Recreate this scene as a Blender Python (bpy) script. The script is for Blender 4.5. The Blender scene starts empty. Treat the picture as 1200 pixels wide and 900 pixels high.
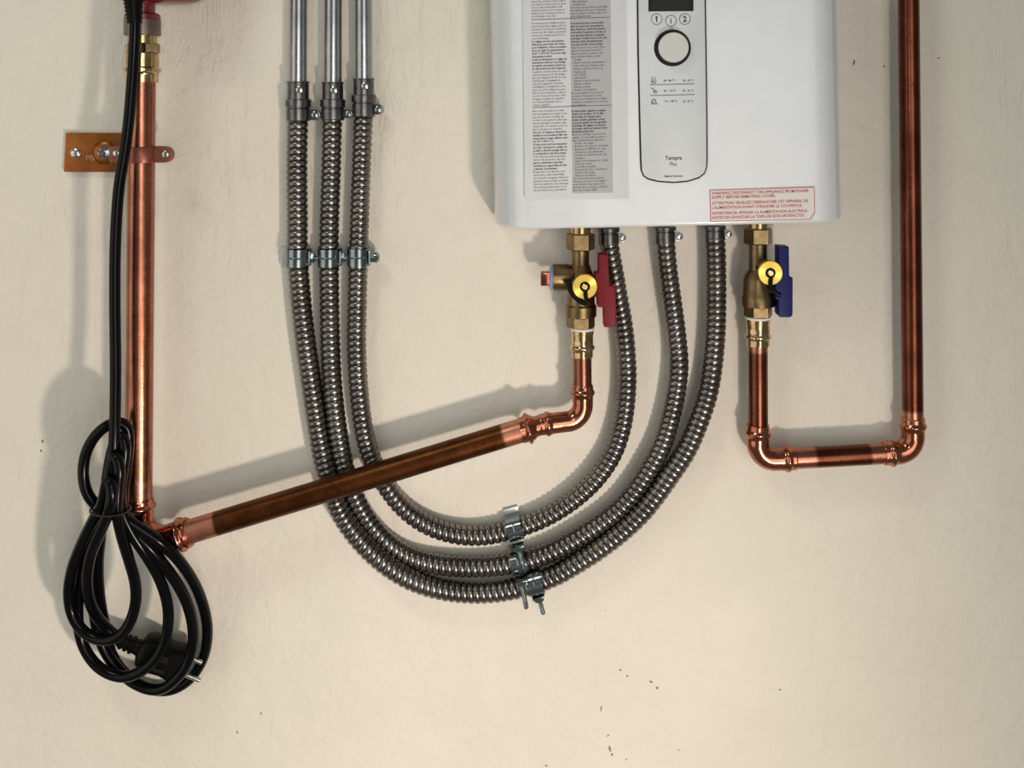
import bpy, bmesh, math, random
from mathutils import Vector, Matrix, Quaternion
random.seed(7)
sc = bpy.context.scene
COL = sc.collection

# ------------------------------------------------------------------ camera
D = 1.2            # camera to wall, metres
CX, CY = 600.0, 130.0   # principal point of the (cropped) photograph
CZ = 0.32
cam_d = bpy.data.cameras.new('camera'); cam = bpy.data.objects.new('camera', cam_d); COL.objects.link(cam)
cam.location = (0, -D, CZ); cam.rotation_euler = (math.pi/2, 0, 0)
cam_d.sensor_fit = 'HORIZONTAL'; cam_d.sensor_width = 36; cam_d.lens = 36
cam_d.shift_x = 0; cam_d.shift_y = -(450-CY)/1200
cam_d.clip_start = 0.01
sc.camera = cam

# ------------------------------------------------------------------ world and lamps
w = bpy.data.worlds.new('world'); sc.world = w; w.use_nodes = True
w.node_tree.nodes['Background'].inputs[0].default_value = (0.95, 1.0, 0.92, 1)
w.node_tree.nodes['Background'].inputs[1].default_value = 0.125

def area(name, loc, target, sx, sy, power, color):
    l = bpy.data.lights.new(name, 'AREA'); l.shape = 'RECTANGLE'; l.size = sx; l.size_y = sy
    l.energy = power; l.color = color
    o = bpy.data.objects.new(name, l); COL.objects.link(o)
    o.location = loc
    o.rotation_euler = (Vector(target)-Vector(loc)).to_track_quat('-Z', 'Y').to_euler()
    return o
# warm hand lamp held low on the right, about a metre from the wall; it throws the shadows up and to the left
def spot(name, loc, target, radius, size, power, color):
    l = bpy.data.lights.new(name, 'SPOT'); l.spot_size = math.radians(size); l.spot_blend = 1.0
    l.shadow_soft_size = radius; l.energy = power; l.color = color
    o = bpy.data.objects.new(name, l); COL.objects.link(o)
    o.location = loc
    o.rotation_euler = (Vector(target)-Vector(loc)).to_track_quat('-Z', 'Y').to_euler()
    return o
spot('work_lamp', (0.46, -1.08, -0.50), (-1.75, 0, -0.60), 0.05, 180, 41.0, (1.0, 0.85, 0.72))
# ceiling tube above and to the left
area('ceiling_lamp', (-1.0, -1.3, 1.9), (-0.2, 0, 0.0), 0.6, 0.3, 8, (0.93, 1.0, 0.86))
# wide soft fill light added behind the photographer
area('back_fill', (0.85, -3.0, -0.15), (-0.2, 0, -0.15), 1.3, 1.9, 17, (1.0, 0.985, 0.95))
# lamp of the camera itself, just behind and above the lens
area('camera_flash', (-0.02, -1.30, 0.37), (0, 0, 0.1), 0.09, 0.09, 0.75, (1.0, 0.97, 0.92))
# soft fill lamp added far to the left, brightens that side of the wall
area('left_fill', (-2.3, -1.45, -0.05), (-0.5, 0, -0.05), 2.2, 2.4, 14, (1.0, 0.96, 0.90))

sc.view_settings.view_transform = 'Standard'; sc.view_settings.look = 'None'
sc.view_settings.gamma = 1; sc.view_settings.exposure = 0.18
sc.view_settings.use_curve_mapping = False

# ------------------------------------------------------------------ helpers
def sd(d): return (D-d)/1200.0
def P(px, py, d):
    s = sd(d)
    return Vector(((px-CX)*s, -d, CZ+(CY-py)*s))

WO = {}     # world origin of every object
def mat_new(name):
    m = bpy.data.materials.new(name); m.use_nodes = True
    return m, m.node_tree.nodes, m.node_tree.links, m.node_tree.nodes['Principled BSDF']

def empty(name, loc, label, cat, group=None):
    o = bpy.data.objects.new(name, None); COL.objects.link(o); o.location = loc
    o.empty_display_size = 0.02
    o['label'] = label; o['category'] = cat
    if group: o['group'] = group
    WO[o.name] = Vector(loc)
    return o

def link(name, me, mat, parent=None, label=None, cat=None, group=None, kind=None, local=False, smooth=35):
    """verts are in world space (or in the parent's frame if local)"""
    if mat is not None: me.materials.append(mat)
    if smooth:
        me.shade_smooth(); me.set_sharp_from_angle(angle=math.radians(smooth))
    o = bpy.data.objects.new(name, me); COL.objects.link(o)
    if local:
        WO[o.name] = Vector((0, 0, 0))
    else:
        po = WO[parent.name] if parent else Vector((0, 0, 0))
        if parent is None or True:
            # put the origin at the centre of the bounding box
            n = len(me.vertices)
            cs = [v.co for v in me.vertices]
            c = Vector(((min(v.x for v in cs)+max(v.x for v in cs))/2, (min(v.y for v in cs)+max(v.y for v in cs))/2,
                        (min(v.z for v in cs)+max(v.z for v in cs))/2))
            me.transform(Matrix.Translation(-c))
            o.location = c-po
            WO[o.name] = c
    if parent: o.parent = parent
    if label: o['label'] = label
    if cat: o['category'] = cat
    if group: o['group'] = group
    if kind: o['kind'] = kind
    return o

def me_from(verts, faces, name='m'):
    me = bpy.data.meshes.new(name); me.from_pydata([tuple(v) for v in verts], [], faces); me.update()
    bm = bmesh.new(); bm.from_mesh(me); bmesh.ops.recalc_face_normals(bm, faces=bm.faces); bm.to_mesh(me); bm.free()
    return me

def catmull(pts, step=0.002):
    P_ = [2*pts[0]-pts[1]]+list(pts)+[2*pts[-1]-pts[-2]]
    out = []
    for i in range(1, len(P_)-2):
        p0, p1, p2, p3 = P_[i-1], P_[i], P_[i+1], P_[i+2]
        # centripetal
        t0 = 0; t1 = t0+max((p1-p0).length, 1e-6)**.5; t2 = t1+max((p2-p1).length, 1e-6)**.5; t3 = t2+max((p3-p2).length, 1e-6)**.5
        n = max(2, int((p2-p1).length/step))
        for k in range(n):
            t = t1+(t2-t1)*k/n
            A1 = p0*((t1-t)/(t1-t0))+p1*((t-t0)/(t1-t0)); A2 = p1*((t2-t)/(t2-t1))+p2*((t-t1)/(t2-t1)); A3 = p2*((t3-t)/(t3-t2))+p3*((t-t2)/(t3-t2))
            B1 = A1*((t2-t)/(t2-t0))+A2*((t-t0)/(t2-t0)); B2 = A2*((t3-t)/(t3-t1))+A3*((t-t1)/(t3-t1))
            out.append(B1*((t2-t)/(t2-t1))+B2*((t-t1)/(t2-t1)))
    out.append(P_[-2].copy())
    return out

def smooth_pts(pts, it=10):
    pts = [p.copy() for p in pts]
    for _ in range(it):
        q = [p.copy() for p in pts]
        for i in range(1, len(pts)-1):
            q[i] = (pts[i-1]+pts[i]*2+pts[i+1])/4
        pts = q
    return pts

def resample(pts, step):
    L = [0]
    for a, b in zip(pts, pts[1:]): L.append(L[-1]+(b-a).length)
    n = max(2, int(round(L[-1]/step)))
    out = []; j = 0
    for k in range(n+1):
        t = L[-1]*k/n
        while j < len(L)-2 and L[j+1] < t: j += 1
        f = (t-L[j])/max(L[j+1]-L[j], 1e-9)
        out.append(pts[j].lerp(pts[j+1], f))
    return out

def fillet(pts, r, seg=12):
    out = [pts[0]]
    for i in range(1, len(pts)-1):
        a, b, c = pts[i-1], pts[i], pts[i+1]
        u = (a-b).normalized(); v = (c-b).normalized()
        ang = u.angle(v); t = r/math.tan(ang/2)
        p0 = b+u*t; p1 = b+v*t
        bis = (u+v).normalized(); cen = b+bis*(r/math.sin(ang/2))
        d0 = p0-cen; d1 = p1-cen; tot = d0.angle(d1); ax = d0.cross(d1).normalized()
        for k in range(seg+1):
            out.append(cen+Quaternion(ax, tot*k/seg) @ d0)
    out.append(pts[-1])
    return out

def frames(pts):
    T = []
    for i in range(len(pts)):
        a = pts[max(i-1, 0)]; b = pts[min(i+1, len(pts)-1)]
        T.append((b-a).normalized())
    ref = Vector((0, -1, 0))
    if abs(T[0].dot(ref)) > .9: ref = Vector((1, 0, 0))
    N = [(ref-T[0]*ref.dot(T[0])).normalized()]
    for i in range(1, len(pts)):
        q = T[i-1].rotation_difference(T[i])
        n = q @ N[-1]; n = (n-T[i]*n.dot(T[i])).normalized()
        N.append(n)
    return T, N

def sweep(pts, rad, nseg=24, cap=True, attr=None):
    """rad: number, list, or function (s, theta)->r"""
    T, N = frames(pts)
    verts = []; faces = []; at = []
    s = 0
    for i, p in enumerate(pts):
        if i: s += (pts[i]-pts[i-1]).length
        B = T[i].cross(N[i])
        for k in range(nseg):
            th = 2*math.pi*k/nseg
            r = rad(s, th) if callable(rad) else (rad[i] if isinstance(rad, list) else rad)
            verts.append(p+(N[i]*math.cos(th)+B*math.sin(th))*r)
            if attr: at.append(attr(s))
    n = len(pts)
    for i in range(n-1):
        for k in range(nseg):
            a = i*nseg+k; b = i*nseg+(k+1) % nseg
            faces.append((a, b, b+nseg, a+nseg))
    if cap:
        faces.append(tuple(range(nseg))[::-1]); faces.append(tuple((n-1)*nseg+k for k in range(nseg)))
    me = bpy.data.meshes.new('sweep'); me.from_pydata([tuple(v) for v in verts], [], faces); me.update()
    if attr:
        a = me.attributes.new('clean', 'FLOAT', 'POINT'); a.data.foreach_set('value', at)
    return me

def length(pts): return sum((b-a).length for a, b in zip(pts, pts[1:]))

def lathe(profile, base, axis, nseg=32, twist=0.0, sq=1.0):
    """profile: (height, radius) along axis from base; nseg=6 gives a hexagon"""
    axis = Vector(axis).normalized()
    ref = Vector((0, -1, 0)) if abs(axis.y) < .9 else Vector((1, 0, 0))
    N = (ref-axis*ref.dot(axis)).normalized(); B = axis.cross(N)
    verts = []; faces = []
    for h, r in profile:
        for k in range(nseg):
            th = 2*math.pi*k/nseg+twist
            verts.append(Vector(base)+axis*h+(N*math.cos(th)*sq+B*math.sin(th))*r)
    n = len(profile)
    for i in range(n-1):
        for k in range(nseg):
            a = i*nseg+k; b = i*nseg+(k+1) % nseg
            faces.append((a, b, b+nseg, a+nseg))
    faces.append(tuple(range(nseg))[::-1]); faces.append(tuple((n-1)*nseg+k for k in range(nseg)))
    return me_from(verts, faces)

def prism(outline, d0, d1, bevel=0.0, seg=2):
    """outline: list of (X, Z) world; between wall depths d0 < d1"""
    bm = bmesh.new()
    a = [bm.verts.new((x, -d0, z)) for x, z in outline]
    f = bm.faces.new(a)
    r = bmesh.ops.extrude_face_region(bm, geom=[f])
    vs = [v for v in r['geom'] if isinstance(v, bmesh.types.BMVert)]
    for v in vs: v.co.y = -d1
    bmesh.ops.recalc_face_normals(bm, faces=bm.faces)
    if bevel:
        bmesh.ops.bevel(bm, geom=bm.edges[:], offset=bevel, segments=seg, affect='EDGES', profile=.6, clamp_overlap=True)
    me = bpy.data.meshes.new('prism'); bm.to_mesh(me); bm.free()
    return me

def px_outline(pts, d):
    o = []
    for x, y in pts:
        p = P(x, y, d); o.append((p.x, p.z))
    return o

def box_me(c, ux, uy, uz, sx, sy, sz, bevel=0.0, seg=2):
    bm = bmesh.new()
    bmesh.ops.create_cube(bm, size=1)
    for v in bm.verts:
        v.co = Vector(c)+ux*(v.co.x*sx)+uy*(v.co.y*sy)+uz*(v.co.z*sz)
    bmesh.ops.recalc_face_normals(bm, faces=bm.faces)
    if bevel:
        bmesh.ops.bevel(bm, geom=bm.edges[:], offset=bevel, segments=seg, affect='EDGES', profile=.6, clamp_overlap=True)
    me = bpy.data.meshes.new('box'); bm.to_mesh(me); bm.free(); return me

def merge(*mes):
    bm = bmesh.new()
    for m in mes: bm.from_mesh(m)
    me = bpy.data.meshes.new('merged'); bm.to_mesh(me); bm.free()
    return me

XA, YA, ZA = Vector((1, 0, 0)), Vector((0, 1, 0)), Vector((0, 0, 1))

# ------------------------------------------------------------------ materials
def noise(nt, scale, detail=4, rough=.55, vec=None, dist=0.0):
    n = nt.nodes.new('ShaderNodeTexNoise'); n.inputs['Scale'].default_value = scale; n.inputs['Detail'].default_value = detail
    n.inputs['Roughness'].default_value = rough; n.inputs['Distortion'].default_value = dist
    if vec: nt.links.new(vec, n.inputs['Vector'])
    return n.outputs['Fac']
def ramp(nt, fac, stops):
    r = nt.nodes.new('ShaderNodeValToRGB')
    while len(r.color_ramp.elements) < len(stops): r.color_ramp.elements.new(.5)
    for e, (p, c) in zip(r.color_ramp.elements, stops):
        e.position = p; e.color = (*c, 1) if isinstance(c, tuple) else (c, c, c, 1)
    nt.links.new(fac, r.inputs['Fac'])
    return r.outputs['Color']
def mixc(nt, fac, a, b, mode='MIX'):
    m = nt.nodes.new('ShaderNodeMix'); m.data_type = 'RGBA'; m.blend_type = mode
    for i, v in ((0, fac), (6, a), (7, b)):
        if isinstance(v, (int, float)): m.inputs[i].default_value = v
        elif isinstance(v, tuple): m.inputs[i].default_value = (*v, 1)
        else: nt.links.new(v, m.inputs[i])
    return m.outputs[2]
def bump(nt, h, strength, dist, prev=None):
    b = nt.nodes.new('ShaderNodeBump'); b.inputs['Strength'].default_value = strength; b.inputs['Distance'].default_value = dist
    nt.links.new(h, b.inputs['Height'])
    if prev: nt.links.new(prev, b.inputs['Normal'])
    return b.outputs['Normal']
def objcoord(nt):
    t = nt.nodes.new('ShaderNodeTexCoord'); return t.outputs['Object']

def metal(name, c1, c2, rough, scale=40, r_var=.12, bumpd=0.0, metallic=1.0, spots=None):
    m, N, L, b = mat_new(name); nt = m.node_tree
    v = objcoord(nt)
    f = noise(nt, scale, 5, .6, v)
    c = mixc(nt, ramp(nt, f, [(.35, 0.0), (.65, 1.0)]), c1, c2)
    if spots:
        f3 = noise(nt, spots[0], 3, .7, v)
        c = mixc(nt, ramp(nt, f3, [(spots[1], 0.0), (spots[1]+.06, 1.0)]), c, spots[2])
    L.new(c, b.inputs['Base Color']); b.inputs['Metallic'].default_value = metallic
    f2 = noise(nt, scale*3, 4, .6, v)
    mr = N.new('ShaderNodeMapRange'); mr.inputs['To Min'].default_value = max(.03, rough-r_var); mr.inputs['To Max'].default_value = rough+r_var
    L.new(f2, mr.inputs['Value']); L.new(mr.outputs[0], b.inputs['Roughness'])
    if bumpd:
        L.new(bump(nt, noise(nt, scale*5, 3, .6, v), .5, bumpd), b.inputs['Normal'])
    return m

def copper_pipe_mat(name, bright, dark, dark2, rough=.27):
    """tarnished pipe; the 'clean' attribute marks the sanded, bright ends"""
    m, N, L, b = mat_new(name); nt = m.node_tree
    v = objcoord(nt)
    at = N.new('ShaderNodeAttribute'); at.attribute_name = 'clean'
    f = noise(nt, 25, 6, .65, v)
    tar = mixc(nt, ramp(nt, f, [(.38, 0.0), (.62, 1.0)]), dark, dark2)
    f2 = noise(nt, 60, 4, .6, v)
    br = mixc(nt, ramp(nt, f2, [(.3, 0.0), (.75, 1.0)]), bright, tuple(x*.7 for x in bright))
    c = mixc(nt, at.outputs['Fac'], tar, br)
    f3 = noise(nt, 150, 2, .6, v)
    c = mixc(nt, ramp(nt, f3, [(.71, 0.0), (.76, .7)]), c, tuple(x*.35 for x in dark))
    L.new(c, b.inputs['Base Color']); b.inputs['Metallic'].default_value = 1
    f4 = noise(nt, 90, 4, .7, v)
    mr = N.new('ShaderNodeMapRange'); mr.inputs['To Min'].default_value = rough-.07; mr.inputs['To Max'].default_value = rough+.12
    L.new(f4, mr.inputs['Value']); L.new(mr.outputs[0], b.inputs['Roughness'])
    L.new(bump(nt, noise(nt, 300, 3, .6, v), .25, .0003), b.inputs['Normal'])
    return m

def plain(name, c, rough=.5, metallic=0.0, coat=0.0, spec=.5):
    m, N, L, b = mat_new(name); nt = m.node_tree
    f = noise(nt, 30, 3, .5, objcoord(nt))
    L.new(mixc(nt, f, tuple(x*.93 for x in c), tuple(min(1, x*1.05) for x in c)), b.inputs['Base Color'])
    b.inputs['Roughness'].default_value = rough; b.inputs['Metallic'].default_value = metallic
    b.inputs['Coat Weight'].default_value = coat; b.inputs['Specular IOR Level'].default_value = spec
    return m

M = {}
M['riser'] = copper_pipe_mat('riser_copper', (.56, .235, .15), (.28, .10, .06), (.42, .165, .10), .24)
M['diag'] = copper_pipe_mat('tarnished_copper', (.60, .25, .16), (.070, .022, .007), (.125, .042, .014), .36)
M['thin'] = copper_pipe_mat('brown_copper', (.50, .20, .13), (.105, .03, .017), (.17, .052, .028), .24)
M['fitting'] = metal('bright_copper', (.56, .21, .13), (.36, .12, .068), .16, 45, .06)
M['brass'] = metal('cast_brass', (.27, .19, .09), (.17, .115, .055), .34, 60, .1, .0002)
M['brass_bright'] = metal('machined_brass', (.62, .44, .20), (.45, .30, .12), .22, 60, .08)
M['bronze'] = metal('press_bronze', (.72, .52, .30), (.42, .27, .12), .17, 110, .07)
M['emt'] = metal('galvanised_tube', (.44, .45, .46), (.33, .34, .35), .25, 30, .07)
M['flex'] = metal('flexible_steel', (.26, .24, .225), (.185, .168, .158), .28, 25, .08)
M['zinc'] = metal('zinc_casting', (.19, .185, .18), (.12, .118, .115), .30, 60, .08, .0001)
M['plated'] = metal('zinc_plated_steel', (.46, .51, .52), (.30, .35, .36), .17, 60, .06)
M['tab'] = metal('galvanised_strap', (.30, .34, .35), (.21, .25, .26), .19, 50, .05)
M['foot'] = metal('pale_galvanised', (.62, .67, .64), (.52, .57, .55), .5, 40, .06, metallic=.5)
M['screw'] = metal('screw_steel', (.75, .74, .70), (.5, .5, .48), .22, 80, .06)
M['bracket'] = metal('copper_plated_bracket', (.38, .13, .03), (.25, .08, .018), .4, 35, .1, metallic=.85)
M['clampc'] = metal('copper_coated_clamp', (.30, .10, .07), (.23, .075, .05), .42, 35, .1, metallic=.6)
M['red_enamel'] = plain('red_enamel', (.16, .008, .018), .28, coat=.4)
M['nutgrey'] = metal('bronze_nut', (.28, .22, .19), (.2, .16, .14), .42, 40, .08)
M['black'] = plain('black_rubber', (.0025, .0025, .003), .2, spec=.16)
M['blackm'] = plain('black_plastic', (.002, .002, .002), .4, spec=.15)
M['tie'] = plain('black_tie', (.012, .012, .012), .4)
M['red'] = plain('red_vinyl', (.19, .004, .013), .45, spec=.2)
M['blue'] = plain('blue_vinyl', (.003, .007, .11), .45, spec=.2)
M['tape'] = plain('thread_tape', (.78, .78, .76), .7)
M['tape_blue'] = plain('blue_sealant', (.30, .38, .62), .6)
M['white'] = plain('white_enamel', (.74, .765, .80), .22, coat=.3)
M['panel'] = plain('panel_white', (.66, .69, .72), .35)
M['dark'] = plain('dark_line', (.008, .008, .008), .45, spec=.2)
M['lcd'] = plain('lcd', (.022, .025, .022), .45, spec=.15)
M['knob'] = plain('knob_face', (.62, .63, .60), .35)
M['sheet'] = plain('label_film', (.66, .67, .70), .42)
M['greycol'] = plain('label_grey', (.44, .45, .465), .45)
M['ink'] = plain('ink', (.05, .05, .055), .6)
M['inkb'] = plain('ink_black', (.02, .02, .02), .6)
M['stick'] = plain('sticker_film', (.74, .73, .70), .5)
M['redink'] = plain('red_ink', (.55, .03, .05), .6)
M['shell'] = plain('rear_shell', (.45, .45, .42), .4)

# spun brass cap: brushed in circles
m, N, L, b = mat_new('spun_brass'); M['cap'] = m
b.inputs['Base Color'].default_value = (.62, .42, .09, 1); b.inputs['Metallic'].default_value = 1
b.inputs['Roughness'].default_value = .30; b.inputs['Anisotropic'].default_value = .85
tg = N.new('ShaderNodeTangent'); tg.direction_type = 'RADIAL'; tg.axis = 'Y'; L.new(tg.outputs[0], b.inputs['Tangent'])

# plaster
m, N, L, b = mat_new('painted_plaster'); M['wall'] = m; nt = m.node_tree
v = objcoord(nt)
c = mixc(nt, ramp(nt, noise(nt, 3, 3, .5, v), [(.35, 0.0), (.65, 1.0)]), (.74, .695, .605), (.79, .74, .655))
c = mixc(nt, ramp(nt, noise(nt, 14, 5, .6, v), [(.3, .0), (.8, .35)]), c, (.69, .65, .57))
# little chips and pin holes in the paint
vo = N.new('ShaderNodeTexVoronoi'); vo.feature = 'DISTANCE_TO_EDGE'; vo.inputs['Scale'].default_value = 26
ds = N.new('ShaderNodeTexNoise'); ds.inputs['Scale'].default_value = 40; ds.inputs['Detail'].default_value = 4; L.new(v, ds.inputs['Vector'])
mx = N.new('ShaderNodeMix'); mx.data_type = 'RGBA'; mx.blend_type = 'LINEAR_LIGHT'; mx.inputs[0].default_value = .06
L.new(v, mx.inputs[6]); L.new(ds.outputs['Color'], mx.inputs[7]); L.new(mx.outputs[2], vo.inputs['Vector'])
crack = ramp(nt, vo.outputs['Distance'], [(0.0, 1.0), (.02, 0.0)])
mask = ramp(nt, noise(nt, 17, 4, .7, v), [(.60, 0.0), (.66, 1.0)])
mk = mixc(nt, 1.0, crack, mask, 'MULTIPLY')
vp = N.new('ShaderNodeTexVoronoi'); vp.inputs['Scale'].default_value = 30; L.new(v, vp.inputs['Vector'])
pit = ramp(nt, vp.outputs['Distance'], [(.03, 1.0), (.06, 0.0)])
mask2 = ramp(nt, noise(nt, 11, 3, .7, v), [(.58, 0.0), (.64, 1.0)])
pk = mixc(nt, 1.0, pit, mask2, 'MULTIPLY')
c = mixc(nt, mixc(nt, 1.0, pk, (.55, .55, .55), 'MULTIPLY'), c, (.33, .29, .23))
c = mixc(nt, mixc(nt, 1.0, mk, (.12, .12, .12), 'MULTIPLY'), c, (.42, .37, .30))
L.new(c, b.inputs['Base Color']); b.inputs['Roughness'].default_value = .62; b.inputs['Specular IOR Level'].default_value = .3
n1 = bump(nt, noise(nt, 9, 3, .5, v), .8, .006)
n2 = bump(nt, ramp(nt, noise(nt, 48, 5, .6, v, .6), [(.42, 0.0), (.62, 1.0)]), .42, .0013, n1)
n3 = bump(nt, noise(nt, 210, 4, .65, v), .5, .0006, n2)
mp = N.new('ShaderNodeMapping'); mp.inputs['Scale'].default_value = (70, 70, 16); mp.inputs['Rotation'].default_value = (0, .35, 0); L.new(v, mp.inputs['Vector'])
tr = noise(nt, 1.0, 4, .65, mp.outputs[0], 1.2)
trm = mixc(nt, 1.0, ramp(nt, tr, [(.5, 0.0), (.72, 1.0)]), ramp(nt, noise(nt, 5, 2, .5, v), [(.42, 0.0), (.62, 1.0)]), 'MULTIPLY')
sx = N.new('ShaderNodeSeparateXYZ'); L.new(v, sx.inputs[0])      # the upper part was trowelled more roughly
mrz = N.new('ShaderNodeMapRange'); mrz.inputs['From Min'].default_value = -.1; mrz.inputs['From Max'].default_value = .3; mrz.inputs['To Min'].default_value = .12; L.new(sx.outputs['Z'], mrz.inputs['Value'])
trm = mixc(nt, 1.0, trm, mrz.outputs[0], 'MULTIPLY')
n3 = bump(nt, trm, .65, .0015, n3)
n4 = bump(nt, mk, -.6, .0007, n3)
n5 = bump(nt, pk, -1.0, .0016, n4)
L.new(n5, b.inputs['Normal'])

# ------------------------------------------------------------------ setting
wb = link('wall_back', prism([(-2.2, -2.0), (2.2, -2.0), (2.2, 2.0), (-2.2, 2.0)], -0.1, 0.0), M['wall'], smooth=0,
          kind='structure', label='cream painted plaster wall with small pits and chips')

chipm = plain('chip', (.22, .18, .13), .8)
for cx_, cy_, w_, h_, a_ in ((704.5, 830, 1.6, 9, .2), (712.5, 862, 1.4, 4, .5), (714.5, 877, 2.4, 9, -.2), (717, 884, 3, 3, 0), (727, 785, 3, 2, .3), (735, 792, 3, 1.6, -.4), (763, 799, 4, 2.4, .4), (770, 806, 2.4, 3, 0),
                             (914, 808, 3, 2, .3), (306, 836, 1.4, 4, -.3), (278, 858, 1.4, 4, -.3), (50, 517, 2.4, 5, .2), (48, 528, 2, 3, 0), (640, 897, 3, 2, .2), (734, 890, 3, 1.6, 0), (795, 879, 2, 1.6, 0), (1000, 75, 2, 4, .2), (1036, 78, 2, 3, 0), (1100, 68, 3, 2, 0), (1001, 72, 2, 5, 0)):
    o2 = []
    for k in range(9):
        a = 2*math.pi*k/9; rr = random.uniform(.7, 1.15)
        x, y = w_/2*rr*math.cos(a), h_/2*rr*math.sin(a)
        o2.append((cx_+x*math.cos(a_)-y*math.sin(a_), cy_+x*math.sin(a_)+y*math.cos(a_)))
    link('chip', prism(px_outline(o2, 0), -.0005, .0004), chipm, wb, smooth=0)

# ------------------------------------------------------------------ text
FCACHE = {}
def text_mesh(s, width=None, cap=.003, bold=False, squash=1.0, align='LEFT', center=None, res=2):
    """returns (verts2d, faces) with the baseline at y=0, cap height cap metres"""
    cu = bpy.data.curves.new('t', 'FONT'); cu.body = s; cu.size = 1.0; cu.resolution_u = res
    if bold: cu.offset = .015 if s == 'i' else .03 if len(s) == 1 else (.012 if cap > .0031 or s.isupper() else .02)
    o = bpy.data.objects.new('t', cu); COL.objects.link(o)
    dg = bpy.context.evaluated_depsgraph_get()
    me = bpy.data.meshes.new_from_object(o.evaluated_get(dg))
    vs = [v.co.copy() for v in me.vertices]; fs = [tuple(p.vertices) for p in me.polygons]
    bpy.data.objects.remove(o); bpy.data.curves.remove(cu); bpy.data.meshes.remove(me)
    k = cap/.73
    x0 = min(v.x for v in vs); x1 = max(v.x for v in vs)
    kx = k*squash if width is None else width/(x1-x0)
    out = [((v.x-x0)*kx, v.y*k) for v in vs]
    if align == 'CENTER':
        wd = (x1-x0)*kx; out = [(x-wd/2, y) for x, y in out]
    return out, fs

# ------------------------------------------------------------------ water heater
HD = .110
RO = .0218
O = P(791.8, 265.2, HD); O.y = 0
heater = empty('water_heater', O, 'white electric water heater with rounded sides and a dial on its front', 'water heater')
heater.rotation_euler = (0, -RO, 0)
RI = Matrix.Rotation(RO, 3, 'Y')
def H(px, py, d):
    """photo pixel at wall depth d -> heater frame"""
    return RI @ (P(px, py, d)-O)
def hlink(name, me, mat, parent=None, label=None, **k):
    return link(name, me, mat, parent or heater, label=label, local=True, **k)

HH = .33
def cover_profile():
    pts = [(-.1945, .010), (-.1942, .022), (-.1935, .034)]
    cx, cd, rx, rd = -.1935+.040, .036, .040, HD-.036
    for k in range(0, 13):
        a = math.pi/2*k/12
        pts.append((cx-rx*math.cos(a), cd+rd*math.sin(a)))
    for k in range(1, 24):                      # very slightly crowned front
        t = k/24
        x = cx+(-2*cx)*t
        pts.append((x, HD+.0012*math.sin(math.pi*t)))
    nl = 3+13
    r = [(-x, d) for x, d in pts[:nl]]
    pts = pts+r[::-1]
    return pts
prof = cover_profile()
verts = []; faces = []
rows = [(0.0, .004), (.0008, .0015), (.003, 0.0), (.0045, 0.0), (.008, 0.0), (HH-.008, 0.0), (HH-.0045, 0.0), (HH-.003, 0.0), (HH-.0008, .0015), (HH, .004)]
for z, ins in rows:
    for x, d in prof:
        f = (abs(x)-ins)/abs(x) if abs(x) > .01 else 1
        verts.append((x*f, -(d-ins*(d/HD)), z))
n = len(prof)
for i in range(len(rows)-1):
    for k in range(n):
        a = i*n+k; b_ = i*n+(k+1) % n
        faces.append((a, b_, b_+n, a+n))
faces.append(tuple(range(n))[::-1]); faces.append(tuple((len(rows)-1)*n+k for k in range(n)))
cover = hlink('cover', me_from(verts, faces), M['white'], smooth=40)
hlink('back_shell', box_me((0, -.005, HH/2), XA, YA, ZA, .374, .010, HH-.012, .003), M['shell'], label='grey rear mounting shell')

def hprint(name, items, mat, parent, d, label=None, kind=None):
    """items: (px, py, rot, verts2d, faces): flat print at depth d in front of the cover"""
    V = []; F = []
    for px, py, rot, vs, fs in items:
        o = H(px, py, d); b0 = len(V); c, s = math.cos(rot), math.sin(rot)
        for x, y in vs: V.append((o.x+x*c-y*s, o.y, o.z+x*s+y*c))
        for f in fs: F.append(tuple(b0+i for i in f))
    me = bpy.data.meshes.new(name); me.from_pydata(V, [], F); me.update()
    return hlink(name, me, mat, parent, label=label, smooth=0, kind=kind)

def hprism(pts, dref, d0, d1, bevel=0.0):
    ol = []
    for x, y in pts:
        h = H(x, y, dref); ol.append((h.x, h.z))
    return prism(ol, d0, d1, bevel, 2)

# control panel
PD = HD+.0035
def panel_outline(g):
    L_ = [(747.0-g, -60), (748.2-g, 60), (750.3-g, 150), (751.4-g, 190)]
    o = list(L_)
    o += [(752.0-g*.9, 200), (754.5-g*.7, 206+g*.6), (760-g*.3, 209.5+g), (772, 212.4+g), (789, 213.6+g), (806, 212.2+g), (819+g*.3, 208+g), (825.5+g*.7, 203+g*.6), (828.0+g*.9, 196)]
    o += [(828.5+g, 186), (828.2+g, 140), (827.2+g, 60), (825.3+g, -60)]
    return o
rim = hlink('panel_outline', hprism(panel_outline(1.1), PD, .1085, HD+.0025), M['dark'], label='thin dark outline around the control panel')
panel = hlink('control_panel', hprism(panel_outline(-.6), PD, .109, PD, .0004), M['panel'])
disp = hlink('display', hprism([(759.5, -40), (812.3, -40), (812.6, 13), (759.8, 13.4)], PD, HD+.002, PD+.0006, .0002), M['dark'], panel, 'black display window')
lcdo = hlink('display_glass', hprism([(764.3, -36), (807.5, -36), (807.8, 11.3), (764.5, 11.6)], PD, PD+.0003, PD+.0008), M['lcd'], panel)
FD = PD+.0010
s_ = sd(PD)
vs, fs = text_mesh('100', cap=.009, bold=False, squash=.8, align='CENTER')
hprint('display_digits', [(788.5, 2.4, 0, vs, fs)], M['inkb'], panel, FD)
PF = PD+.0003
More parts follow.
